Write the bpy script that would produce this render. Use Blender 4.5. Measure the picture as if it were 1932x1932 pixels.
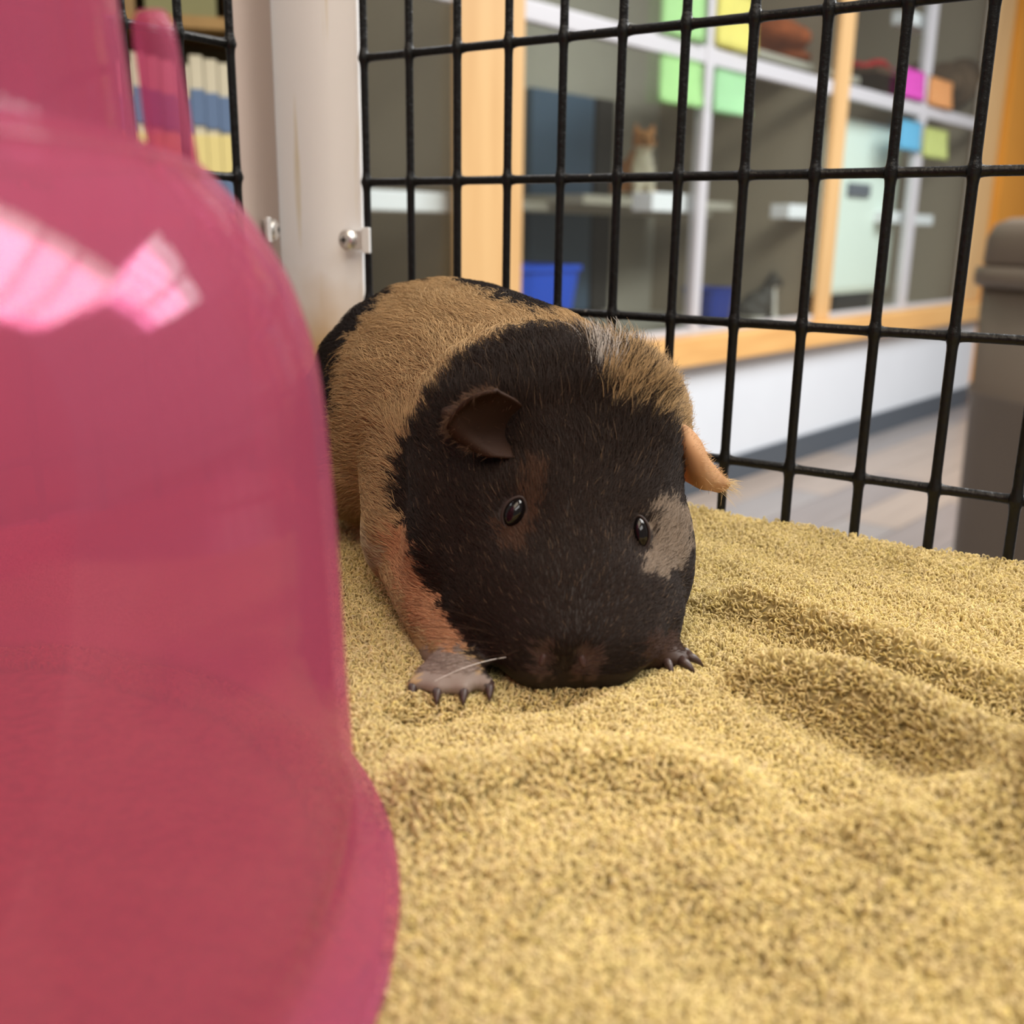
import bpy, bmesh, math, random
import numpy as np
from mathutils import Vector, Matrix
from mathutils.bvhtree import BVHTree

random.seed(7)
RNG = np.random.default_rng(7)
for o in list(bpy.data.objects):
    bpy.data.objects.remove(o)
scene = bpy.context.scene
COL = scene.collection

# ------------------------------------------------------------------ camera
CZ = 0.90                                   # eye height above the room floor
FPX, PITCH, ROLL = 1950.0, math.radians(15.2), math.radians(0.8)
cam_data = bpy.data.cameras.new('camera')
cam_data.sensor_width = 36.0
cam_data.lens = 36.0 * FPX / 1932.0
cam_data.clip_start = 0.01
cam_data.dof.use_dof = True
cam_data.dof.focus_distance = 0.30
cam_data.dof.aperture_fstop = 13.0
cam = bpy.data.objects.new('camera', cam_data)
COL.objects.link(cam)
cam.matrix_world = (Matrix.Translation((0, 0, CZ)) @ Matrix.Rotation(math.radians(90) - PITCH, 4, 'X')
                    @ Matrix.Rotation(ROLL, 4, 'Z'))
scene.camera = cam

# ------------------------------------------------------------------ light
world = bpy.data.worlds.new('world')
scene.world = world
world.use_nodes = True
world.node_tree.nodes['Background'].inputs['Color'].default_value = (1.0, 0.93, 0.85, 1)
world.node_tree.nodes['Background'].inputs['Strength'].default_value = 0.24

def ceiling_or_fill_lamp(name, loc, sx, sy, power, color, rotz=0.0):
    l = bpy.data.lights.new(name, 'AREA')
    l.shape = 'RECTANGLE'; l.size = sx; l.size_y = sy
    l.energy = power; l.color = color
    o = bpy.data.objects.new(name, l)
    COL.objects.link(o)
    o.location = loc
    o.rotation_euler = (0, 0, rotz)
    return o
ceiling_or_fill_lamp('ceiling_or_fill_lamp', (1.7, 1.1, 2.6), 2.4, 1.2, 125, (1.0, 0.97, 0.92), math.radians(41))
ceiling_or_fill_lamp('ceiling_or_fill_lamp', (2.6, 3.2, 2.6), 2.4, 1.2, 100, (0.93, 0.97, 1.0), math.radians(41))
ceiling_or_fill_lamp('ceiling_or_fill_lamp', (-1.2, 1.9, 2.6), 2.4, 1.2, 34, (0.95, 0.97, 1.0), math.radians(41))
ceiling_or_fill_lamp('ceiling_or_fill_lamp', (-0.6, -0.9, 2.6), 2.4, 1.2, 34, (1.0, 0.82, 0.62), math.radians(41))
ceiling_or_fill_lamp('ceiling_or_fill_lamp', (0.9, -1.9, 2.6), 2.4, 1.2, 48, (1.0, 0.97, 0.93), math.radians(41))  # added fill lamp behind the camera, brightens the white corner board

vs = scene.view_settings
vs.view_transform = 'Standard'
vs.look = 'None'
vs.gamma = 1.0
vs.use_curve_mapping = False
vs.exposure = 0.35
scene.cycles.max_bounces = 6
scene.cycles.adaptive_threshold = 0.02
scene.cycles.diffuse_bounces = 3
scene.cycles.glossy_bounces = 3
scene.cycles.transparent_max_bounces = 10

# ------------------------------------------------------------------ picking helpers
def ray(px, py):
    u = (px - 966) / FPX; v = -(py - 966) / FPX
    c, s = math.cos(ROLL), math.sin(ROLL)
    u, v = u * c - v * s, u * s + v * c
    return np.array([u, math.cos(PITCH) + v * math.sin(PITCH), -math.sin(PITCH) + v * math.cos(PITCH)])
def at(px, py, Y):
    "point seen at a pixel, Y metres ahead"
    r = ray(px, py); p = r * (Y / r[1]); p[2] += CZ
    return p
def onz(px, py, z):
    "point seen at a pixel, on the level z (relative to the eye)"
    r = ray(px, py); p = r * (z / r[2]); p[2] += CZ
    return p
def project(P):
    P = np.asarray(P, float) - np.array([0, 0, CZ])
    x = P[..., 0]
    d = P[..., 1] * math.cos(PITCH) - P[..., 2] * math.sin(PITCH)
    h = P[..., 1] * math.sin(PITCH) + P[..., 2] * math.cos(PITCH)
    d = np.where(np.abs(d) < 1e-6, 1e-6, d)
    u, v = x / d, h / d
    c, s = math.cos(ROLL), math.sin(ROLL)
    u, v = u * c + v * s, -u * s + v * c
    return 966 + FPX * u, 966 - FPX * v, d

# ------------------------------------------------------------------ object helpers
def tag(o, label=None, cat=None, group=None, kind=None):
    if label: o['label'] = label
    if cat: o['category'] = cat
    if group: o['group'] = group
    if kind: o['kind'] = kind
    return o
def empty(name, loc=(0, 0, 0), rz=0.0):
    o = bpy.data.objects.new(name, None)
    COL.objects.link(o); o.location = loc; o.rotation_euler = (0, 0, rz)
    o.empty_display_size = 0.01
    return o
def link_mesh(name, me, mat, parent=None, smooth=True):
    o = bpy.data.objects.new(name, me)
    COL.objects.link(o)
    if mat is not None:
        me.materials.clear(); me.materials.append(mat)
    if smooth:
        for p in me.polygons: p.use_smooth = True
    if parent is not None:
        o.parent = parent
    return o
def from_bm(name, bm, mat, parent=None, smooth=True):
    me = bpy.data.meshes.new(name)
    bm.normal_update(); bm.to_mesh(me); bm.free()
    return link_mesh(name, me, mat, parent, smooth)
def bm_box(bm, c, s, M=None, bev=0.0):
    r = bmesh.ops.create_cube(bm, size=1.0)
    vsx = r['verts']
    for v in vsx:
        v.co = Vector((c[0] + v.co.x * s[0], c[1] + v.co.y * s[1], c[2] + v.co.z * s[2]))
    if bev > 0:
        es = list({e for v in vsx for e in v.link_edges})
        rb = bmesh.ops.bevel(bm, geom=es, offset=bev, segments=2, affect='EDGES', profile=0.6)
        vsx = list({v for f in rb['faces'] for v in f.verts} | {v for v in vsx if v.is_valid})
    if M is not None:
        for v in vsx: v.co = M @ v.co
def box(name, c, s, mat, parent=None, M=None, bev=0.0, smooth=False):
    bm = bmesh.new(); bm_box(bm, c, s, M, bev)
    return from_bm(name, bm, mat, parent, smooth)
def bm_lathe(bm, prof, n=48, center=(0, 0, 0), closed=False, a0=0.0):
    rings = []
    for (r, z) in prof:
        rings.append([bm.verts.new((center[0] + r * math.cos(a0 + 2 * math.pi * i / n), center[1] + r * math.sin(a0 + 2 * math.pi * i / n), center[2] + z)) for i in range(n)])
    m = len(prof)
    for k in range(m if closed else m - 1):
        A, B = rings[k], rings[(k + 1) % m]
        for i in range(n):
            bm.faces.new((A[i], A[(i + 1) % n], B[(i + 1) % n], B[i]))
    if not closed:
        bm.faces.new(list(reversed(rings[0]))); bm.faces.new(rings[-1])
def tube_mesh(bm, pts, rad, n=10, cap=True):
    pts = [Vector(p) for p in pts]
    rings = []
    up = Vector((0.123, 0.456, 0.88)).normalized()
    for i, p in enumerate(pts):
        d = (pts[min(i + 1, len(pts) - 1)] - pts[max(i - 1, 0)]).normalized()
        a = d.cross(up)
        if a.length < 1e-3: a = d.cross(Vector((1, 0, 0)))
        a.normalize(); b = d.cross(a)
        r = rad[i] if hasattr(rad, '__len__') else rad
        rings.append([bm.verts.new(p + (a * math.cos(2 * math.pi * k / n) + b * math.sin(2 * math.pi * k / n)) * r) for k in range(n)])
    for A, B in zip(rings, rings[1:]):
        for k in range(n):
            bm.faces.new((A[k], A[(k + 1) % n], B[(k + 1) % n], B[k]))
    if cap:
        bm.faces.new(list(reversed(rings[0]))); bm.faces.new(rings[-1])
def evaluated(o):
    dg = bpy.context.evaluated_depsgraph_get()
    dg.update()
    return bpy.data.meshes.new_from_object(o.evaluated_get(dg), depsgraph=dg)
def blob_mesh(name, blobs, voxel, smooth=12, seg=24):
    "ellipsoids (center, radii, 3x3 or None) melted into one continuous surface"
    bm = bmesh.new()
    for c, r, R in blobs:
        rr = bmesh.ops.create_uvsphere(bm, u_segments=seg, v_segments=seg // 2, radius=1.0)
        S = Matrix.Diagonal((r[0], r[1], r[2], 1))
        M = Matrix.Translation(Vector(c)) @ (R.to_4x4() if R is not None else Matrix.Identity(4)) @ S
        for v in rr['verts']: v.co = M @ v.co
    me = bpy.data.meshes.new('tmp'); bm.to_mesh(me); bm.free()
    o = bpy.data.objects.new('tmp', me); COL.objects.link(o)
    m = o.modifiers.new('r', 'REMESH'); m.mode = 'VOXEL'; m.voxel_size = voxel
    if smooth:
        s = o.modifiers.new('s', 'SMOOTH'); s.factor = 0.5; s.iterations = smooth
    out = evaluated(o); out.name = name
    bpy.data.objects.remove(o); bpy.data.meshes.remove(me)
    return out
def capsule(p0, p1, r0, r1, n=5):
    "a tapering row of balls between two points"
    p0, p1 = np.array(p0), np.array(p1)
    return [(tuple(p0 + (p1 - p0) * t), (r0 + (r1 - r0) * t,) * 3, None) for t in np.linspace(0, 1, n)]
def strands(name, P, rad, col, mat, parent=None):
    "P (n,k,3) points, rad (n,k), col (n,3): real hair curves"
    n, k = P.shape[:2]
    h = bpy.data.hair_curves.new(name)
    h.add_curves([k] * n)
    h.position_data.foreach_set('vector', P.astype(np.float32).ravel())
    ra = h.attributes.get('radius') or h.attributes.new('radius', 'FLOAT', 'POINT')
    ra.data.foreach_set('value', rad.astype(np.float32).ravel())
    ca = h.attributes.new('coat', 'FLOAT_COLOR', 'CURVE')
    ca.data.foreach_set('color', np.c_[col, np.ones(n)].astype(np.float32).ravel())
    h.materials.append(mat)
    o = bpy.data.objects.new(name, h); COL.objects.link(o)
    if parent is not None: o.parent = parent
    return o

# ------------------------------------------------------------------ materials
def srgb(r, g, b):
    f = lambda c: (c / 255) / 12.92 if c / 255 <= 0.04045 else ((c / 255 + 0.055) / 1.055) ** 2.4
    return (f(r), f(g), f(b))
def material(name):
    m = bpy.data.materials.new(name); m.use_nodes = True
    nt = m.node_tree
    return m, nt, nt.nodes['Principled BSDF']
def plain(name, rgb, rough=0.5, spec=0.4, metal=0.0, noise=0.0, nscale=20.0, bump=0.0, bscale=200.0, stretch=(1, 1, 1), dark=None):
    m, nt, p = material(name)
    p.inputs['Base Color'].default_value = (*rgb, 1)
    p.inputs['Roughness'].default_value = rough
    p.inputs['Specular IOR Level'].default_value = spec
    p.inputs['Metallic'].default_value = metal
    tc = nt.nodes.new('ShaderNodeTexCoord'); mp = nt.nodes.new('ShaderNodeMapping')
    nt.links.new(tc.outputs['Object'], mp.inputs['Vector'])
    mp.inputs['Scale'].default_value = stretch
    if noise > 0 or dark is not None:
        nz = nt.nodes.new('ShaderNodeTexNoise'); nz.inputs['Scale'].default_value = nscale; nz.inputs['Detail'].default_value = 5
        nt.links.new(mp.outputs['Vector'], nz.inputs['Vector'])
        cr = nt.nodes.new('ShaderNodeValToRGB')
        d = dark if dark is not None else tuple(c * (1 - noise) for c in rgb)
        cr.color_ramp.elements[0].position = 0.35; cr.color_ramp.elements[0].color = (*d, 1)
        cr.color_ramp.elements[1].position = 0.62; cr.color_ramp.elements[1].color = (*rgb, 1)
        nt.links.new(nz.outputs['Fac'], cr.inputs['Fac'])
        nt.links.new(cr.outputs['Color'], p.inputs['Base Color'])
    if bump > 0:
        nb = nt.nodes.new('ShaderNodeTexNoise'); nb.inputs['Scale'].default_value = bscale; nb.inputs['Detail'].default_value = 4
        nt.links.new(mp.outputs['Vector'], nb.inputs['Vector'])
        bp = nt.nodes.new('ShaderNodeBump'); bp.inputs['Strength'].default_value = bump; bp.inputs['Distance'].default_value = 0.002
        nt.links.new(nb.outputs['Fac'], bp.inputs['Height']); nt.links.new(bp.outputs['Normal'], p.inputs['Normal'])
    return m
def coat_material(name, rough=0.55, spec=0.25, transl=0.0):
    m, nt, p = material(name)
    a = nt.nodes.new('ShaderNodeAttribute'); a.attribute_name = 'coat'
    nt.links.new(a.outputs['Color'], p.inputs['Base Color'])
    p.inputs['Roughness'].default_value = rough
    p.inputs['Specular IOR Level'].default_value = spec
    if transl > 0:
        out = nt.nodes['Material Output']
        tr = nt.nodes.new('ShaderNodeBsdfTranslucent'); nt.links.new(a.outputs['Color'], tr.inputs['Color'])
        mx = nt.nodes.new('ShaderNodeMixShader'); mx.inputs[0].default_value = transl
        nt.links.new(p.outputs[0], mx.inputs[1]); nt.links.new(tr.outputs[0], mx.inputs[2])
        nt.links.new(mx.outputs[0], out.inputs['Surface'])
    return m
def glass_material(name):
    m, nt, p = material(name)
    out = nt.nodes['Material Output']
    t = nt.nodes.new('ShaderNodeBsdfTransparent'); t.inputs['Color'].default_value = (0.94, 0.96, 0.95, 1)
    g = nt.nodes.new('ShaderNodeBsdfGlossy'); g.inputs['Roughness'].default_value = 0.03
    f = nt.nodes.new('ShaderNodeLayerWeight'); f.inputs['Blend'].default_value = 0.12
    fm = nt.nodes.new('ShaderNodeMath'); fm.operation = 'MULTIPLY_ADD'; fm.inputs[1].default_value = 0.25; fm.inputs[2].default_value = 0.02
    nt.links.new(f.outputs['Facing'], fm.inputs[0])
    mx = nt.nodes.new('ShaderNodeMixShader')
    nt.links.new(fm.outputs[0], mx.inputs[0]); nt.links.new(t.outputs[0], mx.inputs[1]); nt.links.new(g.outputs[0], mx.inputs[2])
    nt.links.new(mx.outputs[0], out.inputs['Surface'])
    return m
def pink_plastic(name, tint, body, clear, rough=0.07, transl=0.6):
    m, nt, p = material(name)
    out = nt.nodes['Material Output']
    t = nt.nodes.new('ShaderNodeBsdfTransparent'); t.inputs['Color'].default_value = (*tint, 1)
    d = nt.nodes.new('ShaderNodeBsdfDiffuse'); d.inputs['Color'].default_value = (*body, 1)
    l = nt.nodes.new('ShaderNodeBsdfTranslucent'); l.inputs['Color'].default_value = (*body, 1)
    m1 = nt.nodes.new('ShaderNodeMixShader'); m1.inputs[0].default_value = transl
    nt.links.new(d.outputs[0], m1.inputs[1]); nt.links.new(l.outputs[0], m1.inputs[2])
    m2 = nt.nodes.new('ShaderNodeMixShader'); m2.inputs[0].default_value = clear
    nt.links.new(m1.outputs[0], m2.inputs[1]); nt.links.new(t.outputs[0], m2.inputs[2])
    g = nt.nodes.new('ShaderNodeBsdfGlossy'); g.inputs['Roughness'].default_value = rough
    f = nt.nodes.new('ShaderNodeFresnel'); f.inputs['IOR'].default_value = 1.5
    m3 = nt.nodes.new('ShaderNodeMixShader')
    fs = nt.nodes.new('ShaderNodeMath'); fs.operation = 'MULTIPLY'; fs.inputs[1].default_value = 0.30
    nt.links.new(f.outputs[0], fs.inputs[0])
    nt.links.new(fs.outputs[0], m3.inputs[0]); nt.links.new(m2.outputs[0], m3.inputs[1]); nt.links.new(g.outputs[0], m3.inputs[2])
    nt.links.new(m3.outputs[0], out.inputs['Surface'])
    return m
def wood(name, rgb, dark, stretch):
    return plain(name, rgb, 0.45, 0.3, dark=dark, nscale=3.0, stretch=stretch)

M_white = plain('white_wall_paint', srgb(205, 208, 214), 0.6, 0.2, noise=0.03, nscale=3)
M_maple = wood('maple', srgb(204, 166, 116), srgb(194, 154, 104), (6, 6, 0.6))
M_maple_h = wood('maple_sill', srgb(216, 168, 106), srgb(204, 154, 94), (0.7, 0.7, 8))
M_alu = plain('aluminium_rail', srgb(190, 188, 192), 0.4, 0.5, metal=0.15)
M_taupe = plain('kennel_laminate', srgb(166, 160, 147), 0.6, 0.2, noise=0.06, nscale=2)
M_taupe2 = plain('kennel_partition', srgb(152, 140, 122), 0.6, 0.2, noise=0.06, nscale=2)
M_shelf = plain('white_shelf', srgb(225, 226, 230), 0.5, 0.3)
M_orange = plain('orange_wall_paint', srgb(205, 138, 52), 0.7, 0.2, noise=0.05, nscale=4)
M_base = plain('grey_baseboard', srgb(74, 80, 88), 0.5, 0.3)
M_glass = glass_material('pane_glass')
M_black = plain('black_vinyl_wire', (0.004, 0.004, 0.0045), 0.36, 0.25, dark=(0.0045, 0.004, 0.004), nscale=160, bump=0.25, bscale=420)
for nd in M_black.node_tree.nodes:                       # a few chips down to bare metal
    if nd.type == 'VALTORGB':
        el = nd.color_ramp.elements.new(0.73); el.color = (0.004, 0.004, 0.0045, 1)
        el = nd.color_ramp.elements.new(0.77); el.color = (0.16, 0.15, 0.13, 1)
M_chip = plain('chipped_wire', (0.25, 0.25, 0.24), 0.35, 0.5, metal=0.8)
M_steel = plain('bright_steel', (0.80, 0.80, 0.79), 0.28, 0.5, metal=0.85)
M_dark = plain('dark_plastic', (0.02, 0.02, 0.02), 0.5, 0.4)
M_bin = plain('taupe_bin_plastic', srgb(98, 87, 76), 0.5, 0.35, noise=0.05, nscale=5)
M_blue = plain('blue_plastic', srgb(28, 74, 190), 0.4, 0.4)
M_navy = plain('navy_plastic', srgb(24, 46, 125), 0.45, 0.4)
M_bluegrey = plain('blue_grey_door', srgb(74, 92, 112), 0.45, 0.35)
M_mint = plain('pale_mint_plastic', srgb(226, 238, 228), 0.4, 0.4)
M_rust = plain('rust_blanket', srgb(142, 74, 40), 0.9, 0.1, noise=0.3, nscale=30)
M_red = plain('red_fabric', srgb(190, 45, 48), 0.9, 0.1, noise=0.2, nscale=40)
M_brown = plain('brown_blanket', srgb(92, 72, 54), 0.9, 0.1, noise=0.2, nscale=20)
M_table = plain('grey_table_laminate', srgb(140, 130, 120), 0.5, 0.3)

# ================================================================== THE ROOM
# direction of the kennel wall and a point at its white foot line
WA = math.radians(41.0)
Wd = np.array([math.sin(WA), math.cos(WA)])
Wn = np.array([Wd[1], -Wd[0]])              # towards the pen
r0 = ray(1377, 861)
W0 = (r0 / -r0[2] * 0.80)[:2]
MW = Matrix(((Wd[0], -Wn[0], 0, W0[0]), (Wd[1], -Wn[1], 0, W0[1]), (0, 0, 1, 0), (0, 0, 0, 1)))  # local: x along, y inwards, z up
def W(px, py, depth=0.0):
    "pixel -> (along, height) on a plane parallel to the kennel front, depth metres behind it"
    r = ray(px, py); t = (W0 @ Wn - depth) / (r[:2] @ Wn)
    P = r * t
    return float((P[:2] - W0) @ Wd), float(P[2] + CZ)

# floor with planks running along the kennel wall
floor = empty('floor', (W0[0], W0[1], 0)); floor.matrix_world = MW
tag(floor, kind='structure')
fb = box('subfloor', (1.5, -1.6, -0.03), (11, 9.0, 0.04), plain('floor_joint', srgb(70, 66, 62), 0.7, 0.2), floor)
plank_mats = [plain('floor_plank_%s' % n, srgb(*c), 0.35, 0.4, noise=0.12, nscale=4, stretch=(0.6, 8, 1)) for n, c in
              (('grey', (134, 128, 126)), ('tan', (148, 134, 124)), ('taupe', (126, 118, 116)))]
for j in range(14):
    y = -0.09 - j * 0.18
    x0 = -2.2 + (j * 0.47) % 1.2
    for i in range(6):
        box('plank', (x0 + i * 1.2 + 0.6 - 0.6, y, -0.005), (1.196, 0.176, 0.012), plank_mats[(i * 2 + j * 3 + (i * j) % 2) % 3], floor)

wall = box('wall_back', (0.85, 0.06, 0.2365), (6.0, 0.12, 0.473), M_white, M=MW); tag(wall, kind='structure')
bb = box('baseboard_back', (0.85, -0.006, 0.05), (6.0, 0.012, 0.10), M_base, M=MW); tag(bb, kind='structure')
wr = box('wall_right', (4.15, 0.045, 1.35), (3.0, 0.15, 2.70), M_orange, M=MW); tag(wr, kind='structure')

# the bank of glass-fronted cat kennels
ken = empty('cat_kennel_bank', (W0[0], W0[1], 0)); ken.matrix_world = MW
tag(ken, 'maple framed bank of glass fronted cat kennels on the white base wall', 'kennel')
ZB, ZT = 0.565, 2.45
box('sill', (0.25, 0.045, 0.519), (4.78, 0.20, 0.092), M_maple_h, ken, bev=0.006)
for a, b in ((-1.454, -1.207), (0.63, 0.75), (2.37, 2.63)):
    box('post', ((a + b) / 2, 0.012, (ZB + ZT) / 2), (b - a, 0.024, ZT - ZB), M_maple, ken, bev=0.006)
box('header', (0.25, 0.04, ZT + 0.06), (4.78, 0.14, 0.12), M_maple_h, ken, bev=0.006)
for a, b in ((-2.14, -1.454), (-1.207, 0.63), (0.75, 2.37)):
    box('rail', ((a + b) / 2, 0.03, 1.45), (b - a, 0.03, 0.052), M_alu, ken, bev=0.004)
    box('rail', ((a + b) / 2, 0.03, ZB + 0.012), (b - a, 0.03, 0.022), M_alu, ken, bev=0.004)
for c, w in ((-0.28, 0.05), (1.575, 0.075)):
    box('mullion', (c, 0.028, (ZB + ZT) / 2), (w, 0.034, ZT - ZB), M_alu, ken, bev=0.004)
for a, b in ((-2.14, -1.454), (-1.207, -0.305), (-0.255, 0.63), (0.75, 1.537), (1.613, 2.37)):
    for z0, z1 in ((ZB, 1.425), (1.476, ZT)):
        box('glass_pane', ((a + b) / 2, 0.03, (z0 + z1) / 2), (b - a, 0.006, z1 - z0), M_glass, ken)
box('back_panel', (0.25, 0.85, 1.5), (4.78, 0.03, 2.1), M_taupe, ken)
box('kennel_floor', (0.25, 0.48, ZB - 0.02), (4.78, 0.74, 0.02), M_taupe, ken)
for u in (-2.125, -1.33, 0.69, 2.5):
    box('partition', (u, 0.47, 1.5), (0.03, 0.74, 2.1), M_taupe2, ken)
# shelves inside
def shelf(px0, px1, py0, py1, depth, dd=0.25):
    a, zt = W(px0, py0, depth); b, _ = W(px1, py0, depth); _, zb = W(px0, py1, depth)
    box('shelf', ((a + b) / 2, depth + dd / 2, (zt + zb) / 2), (abs(b - a), dd, max(0.02, zt - zb)), M_shelf, ken, bev=0.004)
shelf(690, 852, 356, 396, 0.06, 0.6)
shelf(1232, 1328, 362, 398, 0.06, 0.08)
shelf(1490, 1548, 385, 412, 0.06, 0.08)
shelf(1676, 1712, 398, 420, 0.06, 0.08)
shelf(1722, 1762, 404, 424, 0.06, 0.08)
shelf(1718, 1762, 18, 44, 0.06, 0.08)
box('shelf', (-0.35, 0.66, 0.985), (1.9, 0.32, 0.03), M_taupe, ken)
# a blue-grey access door in the back of the near kennel
a, _ = W(995, 300, 0.82); b, _ = W(1112, 300, 0.82)
door = box('door_panel', ((a + b) / 2, 0.815, 1.0), (abs(b - a), 0.03, 0.84), M_bluegrey, ken, bev=0.006)
a2, _ = W(1118, 300, 0.82); b2, _ = W(1150, 300, 0.82)
box('door_panel', ((a2 + b2) / 2, 0.815, 1.0), (abs(b2 - a2), 0.03, 0.84), plain('dark_gap_panel', srgb(58, 54, 50), 0.6, 0.2), ken)

def wquad(px0, py0, px1, py1, depth):
    a, zt = W(px0, py0, depth); b, zb = W(px1, py1, depth)
    return (a + b) / 2, (zt + zb) / 2, abs(b - a), abs(zt - zb)
# coloured paper cards taped to the glass
def sheet(a, b, z0, z1, rgb, label, curl):
    m = plain('paper', srgb(*rgb), 0.8, 0.15, noise=0.05, nscale=12)
    bm = bmesh.new()
    nx, nz = 8, 8
    g = []
    for i in range(nx + 1):
        for j in range(nz + 1):
            s, t = i / nx, j / nz
            y = -0.004 - curl * (1 - t) ** 2 * (0.3 + s)
            g.append(bm.verts.new((a + (b - a) * s, y, z0 + (z1 - z0) * t)))
    for i in range(nx):
        for j in range(nz):
            k = i * (nz + 1) + j
            bm.faces.new((g[k], g[k + nz + 1], g[k + nz + 2], g[k + 1]))
    bmesh.ops.solidify(bm, geom=bm.faces[:], thickness=0.0008)
    o = from_bm('paper_card', bm, m)
    o.matrix_world = MW @ Matrix.Translation((0, 0.012, 0))
    tag(o, label, 'paper card', 'coloured paper cards taped to the kennel glass')
sheet(-0.585, -0.335, 1.477, 1.66, (192, 236, 172), 'green paper card above the rail on the near kennel glass', 0.006)
sheet(-0.272, -0.005, 1.483, 1.66, (240, 234, 140), 'yellow paper card beside the green one above the kennel rail', 0.008)
sheet(-0.58, -0.33, 1.286, 1.424, (190, 236, 168), 'green paper card just below the rail left of the grey mullion', 0.010)
sheet(-0.262, -0.03, 1.284, 1.420, (186, 234, 186), 'mint green paper card just below the rail right of the grey mullion', 0.016)
sheet(1.26, 1.53, 1.482, 1.602, (240, 105, 212), 'magenta paper card above the rail on the far kennel glass', 0.006)
sheet(1.58, 1.88, 1.478, 1.598, (245, 184, 125), 'orange paper card beside the magenta one above the kennel rail', 0.010)
sheet(1.29, 1.555, 1.270, 1.395, (128, 202, 235), 'light blue paper card below the rail on the far kennel glass', 0.006)
sheet(1.585, 1.895, 1.255, 1.385, (220, 230, 152), 'lime yellow paper card beside the blue one below the kennel rail', 0.010)

# things inside the kennels
def tub(px0, py0, px1, py1, depth, dlen, mat, label, taper=0.82):
    c, z, w, h = wquad(px0, py0, px1, py1, depth)
    z0 = ZB - 0.008
    h = z + h / 2 - z0
    bm = bmesh.new()
    n = 32
    def ring(sx, sy, zz):
        out = []
        for i in range(n):
            t = 2 * math.pi * i / n
            cx, sn = math.cos(t), math.sin(t)
            k = (abs(cx) ** 5 + abs(sn) ** 5) ** (-1 / 5)
            out.append(bm.verts.new((cx * k * sx, sn * k * sy, zz)))
        return out
    W2, D2 = w / 2, dlen / 2
    rs = [ring(W2 * taper, D2 * taper, 0), ring(W2, D2, h * 0.93), ring(W2 * 1.06, D2 * 1.05, h * 0.93), ring(W2 * 1.06, D2 * 1.05, h),
          ring(W2 * 0.96, D2 * 0.95, h), ring(W2 * taper * 0.95, D2 * taper * 0.95, h * 0.06)]
    for A, B in zip(rs, rs[1:]):
        for i in range(n): bm.faces.new((A[i], A[(i + 1) % n], B[(i + 1) % n], B[i]))
    bm.faces.new(list(reversed(rs[0]))); bm.faces.new(rs[-1])
    o = from_bm('litter_box', bm, mat, smooth=False)
    o.matrix_world = MW @ Matrix.Translation((c, depth + dlen / 2, z0))
    tag(o, label, 'litter box')
tub(985, 503, 1106, 585, 0.22, 0.3, M_blue, 'bright blue plastic litter box behind the wide maple post')
tub(1346, 545, 1388, 605, 0.07, 0.14, M_navy, 'dark navy litter box beside the grey mullion')
tub(1572, 540, 1598, 575, 0.30, 0.2, M_navy, 'small navy litter box low behind the narrow maple post')
# pale mint rounded board
c, z, w, h = wquad(1580, 213, 1678, 550, 0.12)
mint = empty('rounded_board'); tag(mint, 'pale mint plastic board with rounded corners standing inside the kennel glass', 'board')
mint.matrix_world = MW @ Matrix.Translation((c, 0.16, z))
bm = bmesh.new(); bm_box(bm, (0, 0, 0), (w, 0.07, h), None, 0.035)
from_bm('board', bm, M_mint, mint, False)
box('latch_plate', (-w * 0.12, -0.04, h * 0.105), (w * 0.3, 0.015, 0.055), plain('grey_plate', srgb(96, 100, 110), 0.5, 0.3), mint, bev=0.003)
box('foot', (0, 0, -(z - ZB) / 2 - h / 4 - 0.005), (w * 0.5, 0.05, (z - ZB) - h / 2 + 0.02), M_dark, mint)

def fabric_lump(px, py, depth, size, mat, name, label, cat):
    a, z = W(px, py, depth)
    bl = []
    for i in range(9):
        bl.append(((RNG.uniform(-.5, .5) * size[0], RNG.uniform(-.4, .4) * size[1], RNG.uniform(0.2, .6) * size[2]),
                   (size[0] * .34, size[1] * .35, size[2] * RNG.uniform(.25, .42)), None))
    bl.append(((0, 0, size[2] * .15), (size[0] * .6, size[1] * .5, size[2] * .18), None))
    me = blob_mesh(name, bl, max(size) / 40, 4, 16)
    o = link_mesh(name, me, mat)
    o.matrix_world = MW @ Matrix.Translation((a, depth, z))
    tag(o, label, cat)
    return a, z
a, z = fabric_lump(1462, 128, 0.28, (0.34, 0.3, 0.20), M_rust, 'folded_blanket', 'rust brown blanket folded on the upper shelf beside the yellow card', 'blanket')
box('shelf', (a, 0.30, z - 0.012), (0.9, 0.36, 0.024), M_taupe, ken)
a, z = fabric_lump(1634, 142, 0.30, (0.16, 0.14, 0.075), M_red, 'cushion', 'small red cushion on the upper shelf left of the magenta card', 'cushion')
box('shelf', (a + 0.25, 0.32, z - 0.012), (1.0, 0.36, 0.024), M_brown, ken)
a, z = fabric_lump(1782, 188, 0.22, (0.26, 0.3, 0.26), M_brown, 'folded_blanket', 'dark brown blanket piled on the shelf behind the orange card', 'blanket')

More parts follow.
